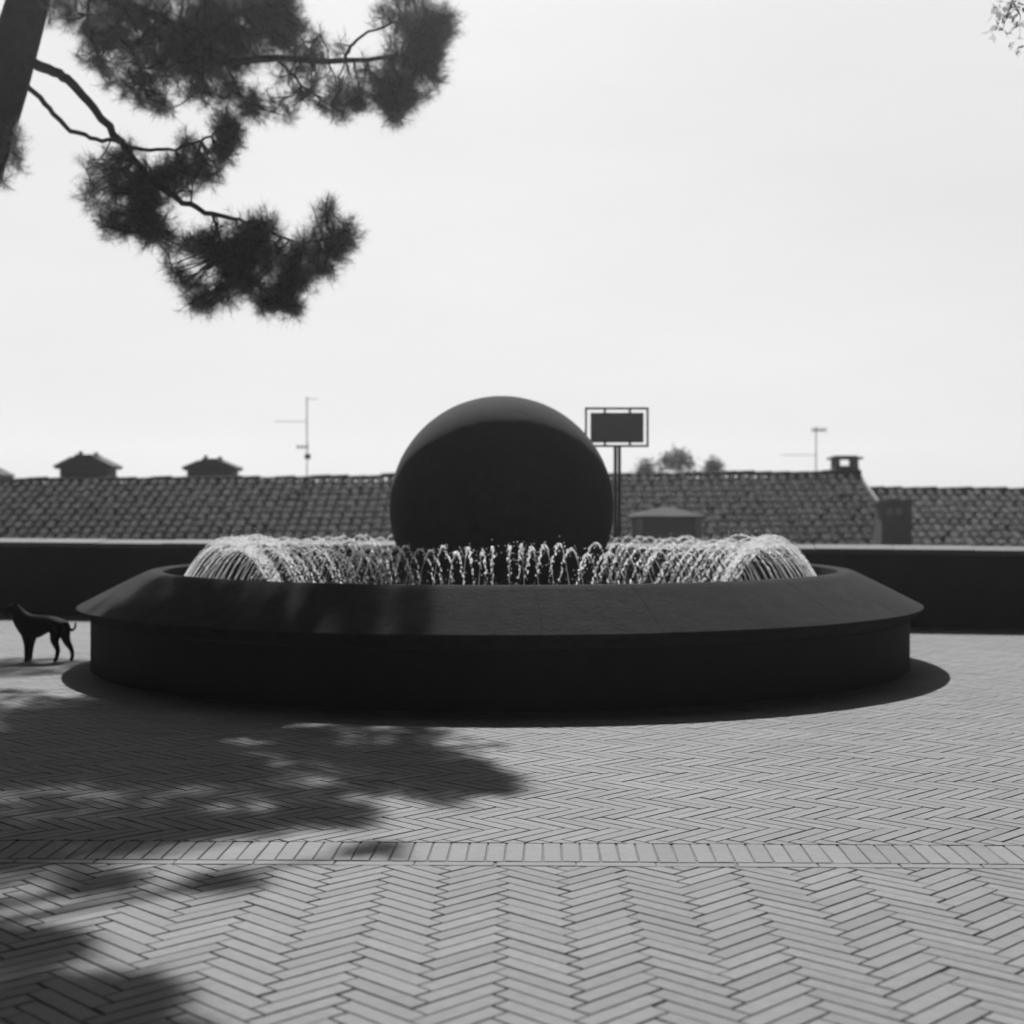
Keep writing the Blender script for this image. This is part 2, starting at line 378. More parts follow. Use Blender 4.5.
def house(name, label, x0, x1, z0, z1, yr, pitch, nrows, rmat):
    h = empty(name, ((x0+x1)/2, yr, -7)); off = -Vector(h.location)
    tag(h, label, 'house', 'tiled houses below the terrace')
    mb = MB(); roof_tiles(mb, x0, x1, z0-.06, z1-.06, yr, pitch, nrows, .2)
    roof_tiles(mb, x0, x1, z0-.06, z1-.06, yr, pitch, nrows, .2, back=True); ridge(mb, x0, x1, z0-.03, z1-.03, yr)
    D = nrows*.34; cp, sp = math.cos(pitch)*D, math.sin(pitch)*D
    # boards under the tiles and the plastered verge
    mb.add([(x0, yr, z0-.10), (x1, yr, z1-.10), (x1, yr-cp, z1-.10-sp), (x0, yr-cp, z0-.10-sp), (x1, yr+cp, z1-.10-sp), (x0, yr+cp, z0-.10-sp)],
           [(0, 3, 2, 1), (0, 1, 4, 5)], 0)
    for (xx, zz, q) in ((x0, z0, -1), (x1, z1, 1)):
        for sy in (-1, 1):
            a = (yr, zz-.06); b = (yr+sy*cp, zz-.06-sp); vs = []
            for (yy, z_) in (a, b): vs += [(xx, yy, z_-.12), (xx+q*.05, yy, z_-.12), (xx+q*.05, yy, z_+.03), (xx, yy, z_+.03)]
            mb.add(vs, [(k, (k+1) % 4, 4+(k+1) % 4, 4+k) for k in range(4)] + [(0, 1, 2, 3), (7, 6, 5, 4)], 1)
    rf = mb.build('roof', [rmat, M['chim']], h, off)
    mb = MB(); ins = .3; e0, e1 = z0-.12-sp+.1, z1-.12-sp+.1; ya, yb = yr-cp+ins, yr+cp-ins; X0, X1 = x0+.06, x1-.06
    vs = [(X0, ya, -7), (X1, ya, -7), (X1, yb, -7), (X0, yb, -7), (X0, ya, e0), (X1, ya, e1), (X1, yb, e1), (X0, yb, e0), (X0, yr, z0-.13), (X1, yr, z1-.13)]
    mb.add(vs, [(0, 1, 5, 4), (2, 3, 7, 6), (1, 2, 6, 9, 5), (3, 0, 4, 8, 7)]); mb.build('wall', M['plaster'], h, off)
    # shuttered windows on the wall that faces the terrace
    for i in range(int((x1-x0)/2.4)):
        xx = x0+1.3+i*2.4; m2 = MB(); m2.box(xx-.45, xx+.45, ya-.05, ya+.02, -4.6, -3.1); m2.build('window', M['metal'], h, off)
    return h, rf, off
YR = 30.0
def px2x(px, Y): return (px-512)/F*Y
zl = P(0, 477, YR).z-.06; zr = P(858, 470, YR).z-.05
xl, xr = -15.0, px2x(858, YR); s_h = (zr-zl)/(xr-px2x(0, YR))
z_at = lambda x: zl + (x-px2x(0, YR))*s_h
hA, rA, oA = house('tiled_house', 'long house with dark tiled roof running from the left edge past the sphere', xl, xr, z_at(xl), zr, YR, R(20), 17, M['tile'])
zB = P(950, 486.5, YR).z-.03
hB, rB, oB = house('tiled_house', 'lower tiled house roof at the far right, stepped down beside the long roof', xr+.12, 15.5, zB, zB-.05, YR, R(20), 17, M['tile_flare'])

def child(name, mb, mats, par, off): return mb.build(name, mats, par)   # parent sits at the same offset frame
def chimney_gable(xc, Y, zbase, wb, wc, ze, za, par):
    # masonry stack with a little pitched hood and two ridge finials
    mb = MB(); d = .32
    mb.box(xc-wb/2, xc+wb/2, Y-d, Y+d, zbase, ze, 0)
    hw = wc/2; tw_ = wc*.155
    vs = []
    for yy in (Y-d-.1, Y+d+.1):
        vs += [(xc-hw, yy, ze-.015), (xc-hw, yy, ze+.03), (xc-tw_, yy, za-.02), (xc+tw_, yy, za-.02), (xc+hw, yy, ze+.03), (xc+hw, yy, ze-.015)]
    mb.add(vs, [(0, 1, 2, 3, 4, 5)[::-1], (6, 7, 8, 9, 10, 11)] + [(k, (k+1) % 6, 6+(k+1) % 6, 6+k) for k in range(6)], 1)
    mb.box(xc-tw_*1.02, xc+tw_*1.02, Y-d-.06, Y+d+.06, za-.02, za+.03, 1)
    for k, q in ((-.9, .085), (.9, .06)):
        mb.box(xc+k*tw_-.025, xc+k*tw_+.025, Y-.08, Y+.08, za+.03, za+.03+q*.9, 1)
    for k in range(7):                           # hood tiles
        for sgn in (-1, 1):
            t0 = k/7; xx0 = xc+sgn*(hw - (hw-tw_)*t0); zz = ze+.03+(za-.05-ze)*t0
            mb.tube([(xx0, Y-d-.13, zz+.01), (xx0, Y+d+.13, zz+.01)], .028, 6, 1)
    o = mb.build('chimney', [M['chim'], M['chimdark']], par); return o
tag(chimney_gable(px2x(88.5, 31), 31.0, .8, 1.02, 1.18, P(0, 468.5, 31).z, P(0, 456.5, 31).z, rA), 'larger chimney with pitched hood at the left')
tag(chimney_gable(px2x(213, 31), 31.0, .8, .96, 1.08, P(0, 470, 31).z, P(0, 460.5, 31).z, rA), 'smaller chimney with pitched hood')
tag(chimney_gable(px2x(-21, 31), 31.0, .8, 1.02, 1.18, P(0, 477, 31).z, P(0, 465, 31).z, rA), 'chimney with pitched hood cut by the left edge')
# low hipped chimney hood on the front slope, right of the sphere
mb = MB(); Yc = 25.6; xa, xb = px2x(634, Yc), px2x(698, Yc); zt = P(0, 518, Yc).z; zp = P(0, 507.5, Yc).z; d = .5
mb.box(xa+.06, xb-.06, Yc-d+.06, Yc+d-.06, -.3, zt-.004, 0)
for x_ in (xa+.05, xb-.05):
    for y_ in (Yc-d+.07, Yc+d-.07): mb.box(x_-.055, x_+.055, y_-.055, y_+.055, -.2, zt+.001, 2)
ex = .09; q = [(xa-ex, Yc-d-ex), (xb+ex, Yc-d-ex), (xb+ex, Yc+d+ex), (xa-ex, Yc+d+ex)]; xm = (xa+xb)/2
vs = [(x, y, zt) for x, y in q] + [(x, y, zt+.035) for x, y in q] + [(xm-.12, Yc, zp), (xm+.12, Yc, zp)]
mb.add(vs, [(0, 3, 2, 1), (0, 1, 5, 4), (1, 2, 6, 5), (2, 3, 7, 6), (3, 0, 4, 7), (4, 5, 9, 8), (5, 6, 9), (6, 7, 8, 9), (7, 4, 8)], 1)
tag(mb.build('chimney', [M['chimdark'], M['tile_flare'], M['chim']], rA), 'broad low chimney with a shallow hipped cap')
# open table-top chimney at the ridge end
mb = MB(); Yc = 30.5; xa, xb = px2x(832, Yc), px2x(857, Yc); zb_ = zr-.15; zt = P(0, 459.5, Yc).z
vs = [(xa-.02, Yc-.25, zb_-.6), (xb+.12, Yc-.25, zb_-.6), (xb+.12, Yc+.25, zb_-.6), (xa-.02, Yc+.25, zb_-.6),
      (xa+.02, Yc-.22, P(0, 466, Yc).z), (xb-.02, Yc-.22, P(0, 466, Yc).z), (xb-.02, Yc+.22, P(0, 466, Yc).z), (xa+.02, Yc+.22, P(0, 466, Yc).z)]
mb.add(vs, [(0, 1, 5, 4), (1, 2, 6, 5), (2, 3, 7, 6), (3, 0, 4, 7), (4, 5, 6, 7)], 0)
for x_ in (xa+.07, xb-.07):
    for y_ in (Yc-.17, Yc+.17): mb.box(x_-.05, x_+.05, y_-.05, y_+.05, P(0, 466.2, Yc).z, zt, 0)
mb.box(xa-.05, xb+.06, Yc-.29, Yc+.29, zt, zt+.045, 1); mb.box(xa+.03, xb-.03, Yc-.2, Yc+.2, zt+.045, zt+.075, 1)
tag(mb.build('chimney', [M['chim'], M['chimdark']], rA), 'open chimney with flat cap that shows sky through it')
# square stack on the lower roof
mb = MB(); Yc = 26.0; xa, xb = px2x(878, Yc), px2x(908, Yc); zt = P(0, 503, Yc).z
mb.box(xa, xb, Yc-.25, Yc+.25, -.4, zt, 0); mb.box(xa-.03, xb+.03, Yc-.28, Yc+.28, zt, zt+.05, 1)
for x_ in (xa+.14, xa+.30): mb.box(x_-.055, x_+.055, Yc-.262, Yc-.252, zt-.21, zt-.09, 2)
tag(mb.build('chimney', [M['chimdark'], M['chimdark'], M['pot']], rB), 'square dark chimney stack with two pale vents')
for h_, r_, o_ in ((hA, rA, oA), (hB, rB, oB)):      # roof and wall meshes are written in world coordinates
    for c in r_.children: c.location = (0, 0, 0)

def antenna(label, px, ytop, ybase, Y, arms):
    a = empty('tv_antenna', (px2x(px, Y), Y, P(0, ybase, Y).z-.1)); tag(a, label, 'antenna', 'television antennas on the tiled roofs')
    z0 = a.location.z; top = P(0, ytop, Y).z-z0
    mb = MB(); mb.tube([(0, 0, 0), (0, 0, top)], .012, 6); mb.build('mast', M['galv'], a)
    for (yy, xA, xB, kind) in arms:
        z = P(0, yy, Y).z-z0; u0, u1 = (xA-px)/F*Y, (xB-px)/F*Y; mb = MB()
        mb.tube([(u0, 0, z), (u1, 0, z)], .006, 5)
        n = max(2, int(abs(u1-u0)/.085))
        for i in range(n+1):
            x = u0+(u1-u0)*i/n; l = (.20-.10*i/n) if kind == 'yagi' else .07
            if kind == 'stack': mb.tube([(x, 0, z-l), (x, 0, z+l)], .005, 4)
            else: mb.tube([(x, -l, z-.015), (x, l, z+.02)], .004, 4)
        if kind == 'stack': mb.box(min(u0, u1), max(u0, u1), -.05, .05, z-.015, z+.015)
        mb.build('aerial', M['galv'], a)
    mb = MB(); mb.box(-.04, .07, -.04, .04, P(0, 459, Y).z-z0, P(0, 454, Y).z-z0); 
    if top > 1.2: mb.build('amplifier_box', M['metal'], a)
antenna('tall thin television antenna mast on the ridge left of the sphere', 307, 397, 477, 30.1, [(399, 306, 318, 'yagi'), (421.5, 275, 307, 'yagi'), (447, 297, 308, 'stack')])
antenna('short television antenna beside the open chimney on the right', 816, 427, 471, 30.1, [(430, 812, 826, 'stack'), (455, 782, 816, 'yagi')])

# ------------------------------------------------------------------ foliage machinery
def quat_dir(d):
    return Vector(d).normalized().to_track_quat('Z', 'Y')
def finish_np(name, V, nf, k, m, parent=None):
    V = np.asarray(V, dtype=np.float32).reshape(-1, 3); me = bpy.data.meshes.new(name)
    me.vertices.add(len(V)); me.vertices.foreach_set('co', V.ravel()); me.loops.add(nf*k)
    me.loops.foreach_set('vertex_index', np.arange(nf*k, dtype=np.int32)); me.polygons.add(nf)
    me.polygons.foreach_set('loop_start', np.arange(0, nf*k, k, dtype=np.int32)); me.polygons.foreach_set('loop_total', np.full(nf, k, dtype=np.int32))
    me.update(); me.validate(); return link(name, me, m, parent)
nr = np.random.default_rng(3)
def needles(points, dirs, n=30, ln=(.035, .095), wd=.0017, spread=1.6):
    """brush tufts: n needles leave each point round the shoot's direction"""
    P0 = np.repeat(np.asarray(points), n, 0); D = np.repeat(np.asarray(dirs), n, 0); N = len(P0)
    r_ = nr.normal(size=(N, 3)); d = D*nr.uniform(.35, 1.3, (N, 1)) + r_*.55*spread; d /= np.linalg.norm(d, axis=1, keepdims=True)
    l = nr.uniform(*ln, (N, 1)); base = P0 - D*nr.uniform(0, .09, (N, 1)); s = np.cross(d, nr.normal(size=(N, 3))); s /= np.linalg.norm(s, axis=1, keepdims=True)+1e-9
    tip = base+d*l; tip[:, 2] -= .0
    V = np.stack([base-s*wd*.5, base+s*wd*.5, tip+s*wd*.25, tip-s*wd*.25], 1)
    return V.reshape(-1, 3), N
def leaves(points, size, up=.3):
    N = len(points); Pn = np.asarray(points); d = nr.normal(size=(N, 3)); d[:, 2] -= up; d /= np.linalg.norm(d, axis=1, keepdims=True)
    s = np.cross(d, nr.normal(size=(N, 3))); s /= np.linalg.norm(s, axis=1, keepdims=True)+1e-9; l = size*nr.uniform(.6, 1.25, (N, 1))
    V = np.stack([Pn, Pn+d*l*.45+s*l*.27, Pn+d*l, Pn+d*l*.45-s*l*.27], 1); return V.reshape(-1, 3), N

# ------------------------------------------------------------------ umbrella pine
TY = 12.3
pine = empty('pine_tree', (-5.55, TY, 0))
tag(pine, 'large pine with leaning trunk at the left, its branches hanging into the sky', 'tree')
off = -Vector(pine.location)
wood = MB()
trunk = MB()
tp = [(-5.62, TY, -.05), (-5.5, TY, .5), (-5.22, TY, 1.6), (-4.85, TY, 2.9)] + [P(-20, 165, TY), P(6, 80, TY), P(29, 0, TY), P(45, -110, TY), P(70, -220, TY), P(90, -330, TY)]
trunk.tube(tp, [.34, .28, .25, .225, .205, .195, .175, .15, .12, .07], 14)
for k in range(5):
    a = k*1.25; b0 = Vector(tp[0]); trunk.tube([b0+Vector((math.cos(a)*.55, math.sin(a)*.55, -.03)), b0+Vector((math.cos(a)*.3, math.sin(a)*.3, .06)), b0+Vector((math.cos(a)*.12, math.sin(a)*.12, .5))], [.04, .09, .08], 7)
trunk.build('trunk', M['bark'], pine, off, smooth=True)
pr = random.Random(21)
nodes = []                                        # branch nodes to hang twigs on
def branch(pts, r0, r1, n=8):
    out = []; pts = [Vector(p) for p in pts]
    for i in range(len(pts)-1):
        for k in range(4):
            t = k/4; p = pts[i].lerp(pts[i+1], t) + Vector((pr.gauss(0, .008), pr.gauss(0, .008), pr.gauss(0, .008))); out.append(p)
    out.append(pts[-1]); m = len(out)
    wood.tube(out, [r0+(r1-r0)*(i/(m-1)) for i in range(m)], n); nodes.extend(out[1:])
Yl = 11.6
# lower hanging branch, drawn from the photograph, at its own depth
branch([P(28, 62, 12.25), P(50, 70, 12.1), P(68, 80, 12.0), P(95, 110, 11.9), P(122, 143, 11.8), P(150, 178, 11.7), P(182, 202, 11.6), P(212, 216, 11.5), P(238, 220, 11.5)], .046, .015)
branch([P(238, 220, 11.5), P(262, 225, 11.5), P(300, 245, 11.4), P(335, 238, 11.4), P(345, 232, 11.4)], .013, .006)
branch([P(212, 216, 11.5), P(225, 250, 11.6), P(250, 280, 11.6), P(285, 296, 11.6)], .012, .006)
branch([P(150, 178, 11.7), P(155, 205, 11.7), P(150, 232, 11.7)], .03, .008)
branch([P(26, 84, 12.25), P(45, 104, 12.3), P(66, 127, 12.3), P(90, 139, 12.2), P(116, 143, 12.0), P(150, 151, 11.8), P(176, 150, 11.8), P(200, 141, 11.8), P(222, 128, 11.8)], .024, .009)
# upper branch that leaves the dark mass and reaches the right tip
branch([P(40, -20, 12.3), P(90, -12, 12.4), P(160, 18, 12.6), P(225, 62, 12.4), P(280, 60, 12.4), P(345, 61, 12.4), P(390, 57, 12.4), P(420, 60, 12.4)], .052, .012)
branch([P(160, 18, 12.6), P(132, 50, 12.4), P(145, 88, 12.3)], .016, .006)
branch([P(90, -12, 12.4), P(88, 25, 12.4), P(100, 58, 12.3)], .016, .006)
branch([P(205, 45, 12.5), P(205, 90, 12.4), P(190, 98, 12.4)], .016, .006)
branch([P(225, 62, 12.4), P(245, 102, 12.4)], .014, .006)
branch([P(185, 30, 12.6), P(240, 28, 13.0), P(285, 5, 13.1)], .02, .007)
branch([P(345, 60, 12.4), P(352, 44, 12.4), P(368, 32, 12.4), P(400, 22, 12.4), P(425, 15, 12.4)], .016, .006)
branch([P(160, 35, 12.4), P(200, 20, 13.2), P(260, 10, 14.0), P(300, -40, 15)], .05, .02)
branch([P(280, 60, 12.4), P(300, 85, 12.3), P(330, 105, 12.3)], .014, .006)
branch([P(390, 57, 12.4), P(400, 85, 12.4), P(405, 105, 12.4)], .014, .006)
branch([P(60, -180, TY), P(250, -220, 14), P(380, -200, 16)], .06, .02)
branch([P(60, -180, TY), P(-40, -200, 15), P(-60, -180, 18), P(60, -120, 20)], .06, .02)
branch([P(42, -100, TY), P(-30, -150, 12.0), P(-200, -200, 12)], .07, .03)
branch([P(42, -100, TY), P(130, -140, 11.3), P(160, -170, 10.8)], .08, .03)
branch([P(42, -100, TY), P(120, -150, 14), P(200, -180, 16), P(330, -120, 18)], .08, .03)
branch([P(60, -180, TY), P(100, -260, 11), P(120, -300, 9.8)], .07, .03)
branch([P(10, 110, TY), P(6, 125, 12.1), P(14, 135, 12.0), P(3, 165, 12)], .014, .006)

tuft_p, tuft_d = [], []
topnodes = [q for q in nodes if (H-q.z)/q.y*F+Y0 < -25]
def cluster(c, rad, nt, hi=False):
    """one spray of shoots round c; a twig ties it to the nearest branch node"""
    c = Vector(c); nd = min(topnodes if hi else nodes, key=lambda q: (q-c).length_squared)
    if (nd-c).length > .04:
        mid = nd.lerp(c, .5) + Vector((pr.gauss(0, .03), pr.gauss(0, .03), -.02)); wood.tube([nd, mid, c], [.0075, .006, .004], 4, cap=False)
    g = (c-nd); g = g.normalized() if g.length > .01 else Vector((0, 0, 1))
    for _ in range(nt):
        v = Vector((pr.gauss(0, 1), pr.gauss(0, 1), pr.gauss(0, 1))); v.normalize(); p = c + v*rad*pr.random()**.5
        d = (v*.8 + g*.5 + Vector((0, 0, .55))).normalized()
        tuft_p.append(p); tuft_d.append(d)
        if pr.random() < .5: wood.tube([c.lerp(p, .1), p], [.0035, .002], 3, cap=False)
def clump(px, py, rx, ry, Y, ns, nt=9, rad=.085, dY=.35):
    k = Y/F
    for _ in range(ns):
        while True:
            a, b, c_ = (pr.uniform(-1, 1) for _ in range(3))
            if a*a+b*b+c_*c_ < 1: break
        cluster(P(px+a*rx, py+b*ry, Y) + Vector((0, c_*dY, 0)), rad, nt)
CL = [  # px, py, rx, ry, Y, sprays
    # upper dark mass
    (130, 15, 40, 38, 12.6, 30), (185, 30, 50, 45, 12.8, 60), (240, 30, 50, 45, 13.0, 70), (275, 5, 30, 30, 13.2, 30), (215, 70, 30, 20, 12.6, 20),
    (75, 15, 24, 30, 12.4, 7), (95, 55, 25, 14, 12.3, 7), (140, 85, 26, 12, 12.3, 9), (160, 100, 14, 8, 12.3, 4), (195, 90, 18, 10, 12.3, 6), (110, 12, 30, 22, 12.5, 14),
    (60, 5, 26, 20, 12.6, 10), (110, 40, 30, 18, 12.6, 14), (160, 60, 40, 20, 12.5, 18), (290, 30, 18, 24, 13.0, 14), (120, 75, 24, 10, 12.3, 5), (350, 100, 30, 12, 12.4, 6), (310, 60, 24, 18, 12.4, 5),
    (250, 100, 16, 12, 12.4, 8), (228, 88, 14, 10, 12.4, 5),
    # right reach
    (300, 78, 26, 22, 12.4, 9), (340, 95, 26, 18, 12.4, 10), (275, 108, 14, 8, 12.4, 4), (330, 45, 24, 8, 12.4, 4), (370, 88, 26, 22, 12.4, 14),
    (415, 65, 28, 42, 12.4, 48), (430, 30, 22, 24, 12.4, 28), (395, 95, 20, 18, 12.4, 20), (445, 22, 10, 12, 12.4, 8), (395, 15, 20, 16, 12.4, 8), (405, 0, 30, 8, 12.4, 8), (392, 112, 12, 6, 12.4, 6),
    # middle hanging clump
    (227, 120, 9, 12, 11.8, 8), (228, 142, 11, 16, 11.8, 14), (205, 165, 18, 14, 11.8, 11), (180, 175, 18, 18, 11.7, 13), (185, 148, 18, 8, 11.8, 4), (150, 190, 22, 25, 11.7, 24),
    (145, 220, 20, 22, 11.7, 22), (115, 205, 20, 22, 11.7, 9), (100, 165, 14, 16, 11.8, 5), (92, 195, 10, 14, 11.7, 4), (125, 160, 16, 16, 11.8, 7), (165, 235, 10, 10, 11.7, 5), (120, 232, 12, 8, 11.7, 4),
    # lower clump
    (215, 245, 22, 18, 11.6, 16), (250, 250, 30, 28, 11.5, 38), (230, 280, 26, 18, 11.5, 18), (185, 275, 18, 14, 11.6, 6), (200, 297, 18, 10, 11.6, 8), (285, 270, 24, 26, 11.5, 28),
    (270, 298, 22, 10, 11.5, 12), (290, 304, 10, 6, 11.5, 5), (262, 222, 12, 7, 11.5, 5), (308, 255, 10, 28, 11.5, 9), (326, 255, 14, 18, 11.4, 10), (338, 240, 12, 12, 11.4, 8), (328, 213, 5, 9, 11.4, 4), (350, 232, 5, 9, 11.4, 4), (318, 228, 8, 8, 11.4, 2), (180, 248, 14, 10, 11.6, 4),
    # wisp behind the trunk
    (8, 150, 10, 14, 12.0, 5), (20, 135, 7, 6, 12.0, 2), (2, 182, 5, 6, 12.0, 2),
]
for (px, py, rx, ry, Y, ns) in CL: clump(px, py, rx, ry, Y, int(ns*1.5+.5), nt=11, rad=.13)
# the rest of the crown, above the picture: sprays stand where the ground's shade asks for them
def crown_over(gx, gy, rx, ry, ns, dh=(.25, 1.3), nt=9, rad=.12, z=0):
    """gx, gy: pixel of the ground in the middle of the shade; the crown piece lies up the sun's ray from it"""
    for _ in range(ns):
        while True:
            a, b = pr.uniform(-1, 1), pr.uniform(-1, 1)
            if a*a+b*b < 1: break
        Ys = F*(H-z)/(gy+b*ry-Y0); Xs = (gx+a*rx-512)/F*Ys
        h = 2.15+.563*Ys + pr.uniform(*dh); q = Vector((Xs, Ys, z)) + SV*((h-z)/SV.z)
        cluster(q, rad, nt, True)
OV = [(60, 702, 120, 14, 130), (190, 708, 110, 9, 70), (50, 740, 110, 20, 80), (170, 752, 80, 20, 30), (60, 785, 110, 24, 90), (190, 785, 90, 20, 60), (300, 785, 85, 14, 36), (250, 812, 95, 16, 56),
  (90, 818, 120, 16, 80), (50, 844, 90, 11, 48), (120, 832, 110, 8, 36), (60, 718, 120, 12, 60), (300, 745, 60, 8, 12), (330, 815, 55, 11, 36), (200, 826, 100, 8, 36), (372, 848, 22, 7, 7), (100, 880, 38, 10, 18), (225, 882, 26, 9, 11), (10, 945, 50, 16, 24), (80, 998, 95, 16, 90), (60, 1040, 130, 26, 110), (30, 950, 50, 12, 36),
  (300, 700, 60, 5, 12), (420, 745, 80, 8, 12), (40, 667, 70, 9, 80),
  (125, 612, 95, 16, 210, (.25, 1.0), 12, .15, .6), (378, 612, 60, 17, 130, (.25, 1.0), 12, .15, .6), (195, 605, 34, 14, 40, (.25, 1.0), 12, .15, .6)]
for o_ in OV: crown_over(*o_)
V, N = needles([tuple(p+off) for p in tuft_p], [tuple(d) for d in tuft_d])
finish_np('crown', V, N, 4, M['needle'], pine)
wood.build('branches', M['bark'], pine, off, smooth=True)

# ------------------------------------------------------------------ broadleaf tree whose spray enters at the upper right
bt = empty('broadleaf_tree', (5.9, 9.9, 0)); boff = -Vector(bt.location)
tag(bt, 'broadleaf tree outside the right edge, one small leafy twig hanging into the upper right corner', 'tree')
mb = MB(); mb.tube([(5.9, 9.9, -.05), (5.92, 9.9, 1.5), (5.8, 9.85, 3.0), (5.6, 9.8, 4.6), (5.5, 9.7, 6.0)], [.19, .15, .13, .1, .05], 10); mb.build('trunk', M['bark'], bt, boff, smooth=True)
mb = MB(); tw = P(1008, -30, 9.5); bn = []
for pts, r_ in (([(5.6, 9.8, 4.3), (4.8, 9.7, 5.2), (4.0, 9.6, 5.3), tuple(tw), tuple(P(1012, 2, 9.5)), tuple(P(1006, 18, 9.5)), tuple(P(1002, 30, 9.5))], .05),
                ([P(1012, 2, 9.5), P(1020, 16, 9.5), P(1019, 40, 9.5)], .005), ([(5.5, 9.7, 5.4), (4.9, 9.3, 6.2), (4.4, 9.1, 6.8)], .05), ([(5.6, 9.8, 4.6), (6.4, 9.9, 5.6), (7.2, 9.8, 6.2)], .05)):
    mb.tube(pts, [r_*(1-i/(len(pts)-1))**2.6+.002 for i in range(len(pts))], 6); bn += [Vector(p) for p in pts]
mb.build('branches', M['bark'], bt, boff, smooth=True)
lp = []
for (a, b) in ((1010, 8), (1005, 14), (1000, 10), (1004, 22), (997, 27), (1003, 31), (992, 33), (1013, 18), (1019, 22), (1012, 28), (1010, 2), (998, 4), (1016, 3), (1013, 43), (1016, 47), (1024, 40), (1022, 10), (1008, 18), (995, 13)):
    for _ in range(4): lp.append(P(a+pr.gauss(0, 1.4), b+pr.gauss(0, 1.4), 9.5+pr.gauss(0, .06)))
V1, N1 = leaves([tuple(p+boff) for p in lp], .066)
lp = []
for _ in range(420):
    c = Vector((5.6+pr.gauss(0, .95), 9.6+pr.gauss(0, .7), 6.6+pr.gauss(0, .75)))
    if c.z-H < .36*c.y+.5 and c.x < c.y*.36+.3: continue
    for _ in range(14): lp.append(c+Vector((pr.gauss(0, .14), pr.gauss(0, .14), pr.gauss(0, .12))))
V2, N2 = leaves([tuple(p+boff) for p in lp], .05)
finish_np('crown', np.concatenate([V1, V2]), N1+N2, 4, M['leaf'], bt)

# ------------------------------------------------------------------ tree tops beyond the ridge
def far_tree(label, px, ytop, wpx, Y, spires=1):
    top = P(px, ytop, Y); root = empty('distant_tree', (top.x, Y, -7)); tag(root, label, 'tree', 'tree tops beyond the roof')
    hgt = top.z+7; mb = MB(); mb.tube([(0, 0, -.1), (.05, 0, hgt*.5), (0, 0, hgt*.93)], [.22, .15, .03], 8)
    for k in range(7):
        a = k*2.4; z = hgt*(.45+.07*k); mb.tube([(0, 0, z), (math.cos(a)*.7, math.sin(a)*.7, z+.6)], [.06, .02], 5)
    mb.build('trunk', M['bark'], root, smooth=True)
    w_ = wpx/F*Y/2; pts = []; 
    for _ in range(260):
        t = pr.random(); z = hgt-t*hgt*.6; rr = (w_*(.75+.6*min(1, t*5)) if spires == 1 else w_*(.25+2.2*t))
        a = pr.uniform(0, 6.28); q = rr*math.sqrt(pr.random()); c = Vector((math.cos(a)*q, math.sin(a)*q, z-(q/w_)**2*.12))
        for _ in range(22): pts.append(tuple(c+Vector((pr.gauss(0, .13), pr.gauss(0, .13), pr.gauss(0, .10)))))
    for _ in range(24):                           # the part that shows: a ragged top
        a = pr.uniform(-1, 1); c = Vector((a*w_*.9, pr.gauss(0, .2), hgt-.25-abs(a)*.25+pr.gauss(0, .08)))
        for _ in range(22): pts.append(tuple(c+Vector((pr.gauss(0, .11), pr.gauss(0, .11), pr.gauss(0, .12)))))
    V_, N_ = leaves(pts, .13, 0); finish_np('crown', V_, N_, 4, M['farleaf'], root)
far_tree('bushy round tree top above the ridge just right of the sign', 677, 451, 34, 50)
far_tree('tiny tree tip above the ridge between sign post and bushy tree', 645, 463, 14, 50)
far_tree('thin double-spired tree tip above the ridge right of the bushy tree', 713, 461, 16, 52, 2)

# ------------------------------------------------------------------ sign seen from behind
SY = 15.35
sg = empty('sign', (px2x(617.3, SY), SY, 0)); tag(sg, 'dark rectangular sign panel in a thin metal frame on a double tube post', 'sign')
def sp(px, py): p = P(px, py, SY); return p.x-sg.location.x, p.z
x0, zt = sp(586, 408.5); x1, zb = sp(647.5, 446)
mb = MB(); r_ = .011
mb.box(x0-r_, x1+r_, -r_, r_, zt-r_, zt+r_); mb.box(x0-r_, x1+r_, -r_, r_, zb-r_, zb+r_)
mb.box(x0-r_, x0+r_, -r_+.001, r_-.001, zb+r_, zt-r_); mb.box(x1-r_, x1+r_, -r_+.001, r_-.001, zb+r_, zt-r_); mb.build('frame', M['metal'], sg)
a0, b0 = sp(590.5, 412.8); a1, b1 = sp(643.5, 442.6)
mb = MB(); mb.box(a0, a1, -.008, .008, b1, b0)
mb.build('panel', M['panel'], sg)
for x_ in (a0+(a1-a0)*.27, a0+(a1-a0)*.74):
    for (za, zb2) in ((b0-.02, zt-r_), (zb+r_, b1+.02)):
        mb = MB(); mb.box(x_-.012, x_+.012, -.014, -.0085, za, zb2); mb.build('clip', M['metal'], sg)
for s_ in (-1, 1):
    mb = MB(); mb.tube([(s_*.021, 0, -.02), (s_*.021, 0, zb-r_)], .0185, 10); mb.build('post', M['metal'], sg, smooth=True)
mb = MB(); mb.box(-.06, .06, -.05, .05, -.01, .03)
for z in (.6, 1.0, 1.4): mb.box(-.012, .012, -.006, .006, z, z+.03)
mb.build('base_plate', M['metal'], sg)

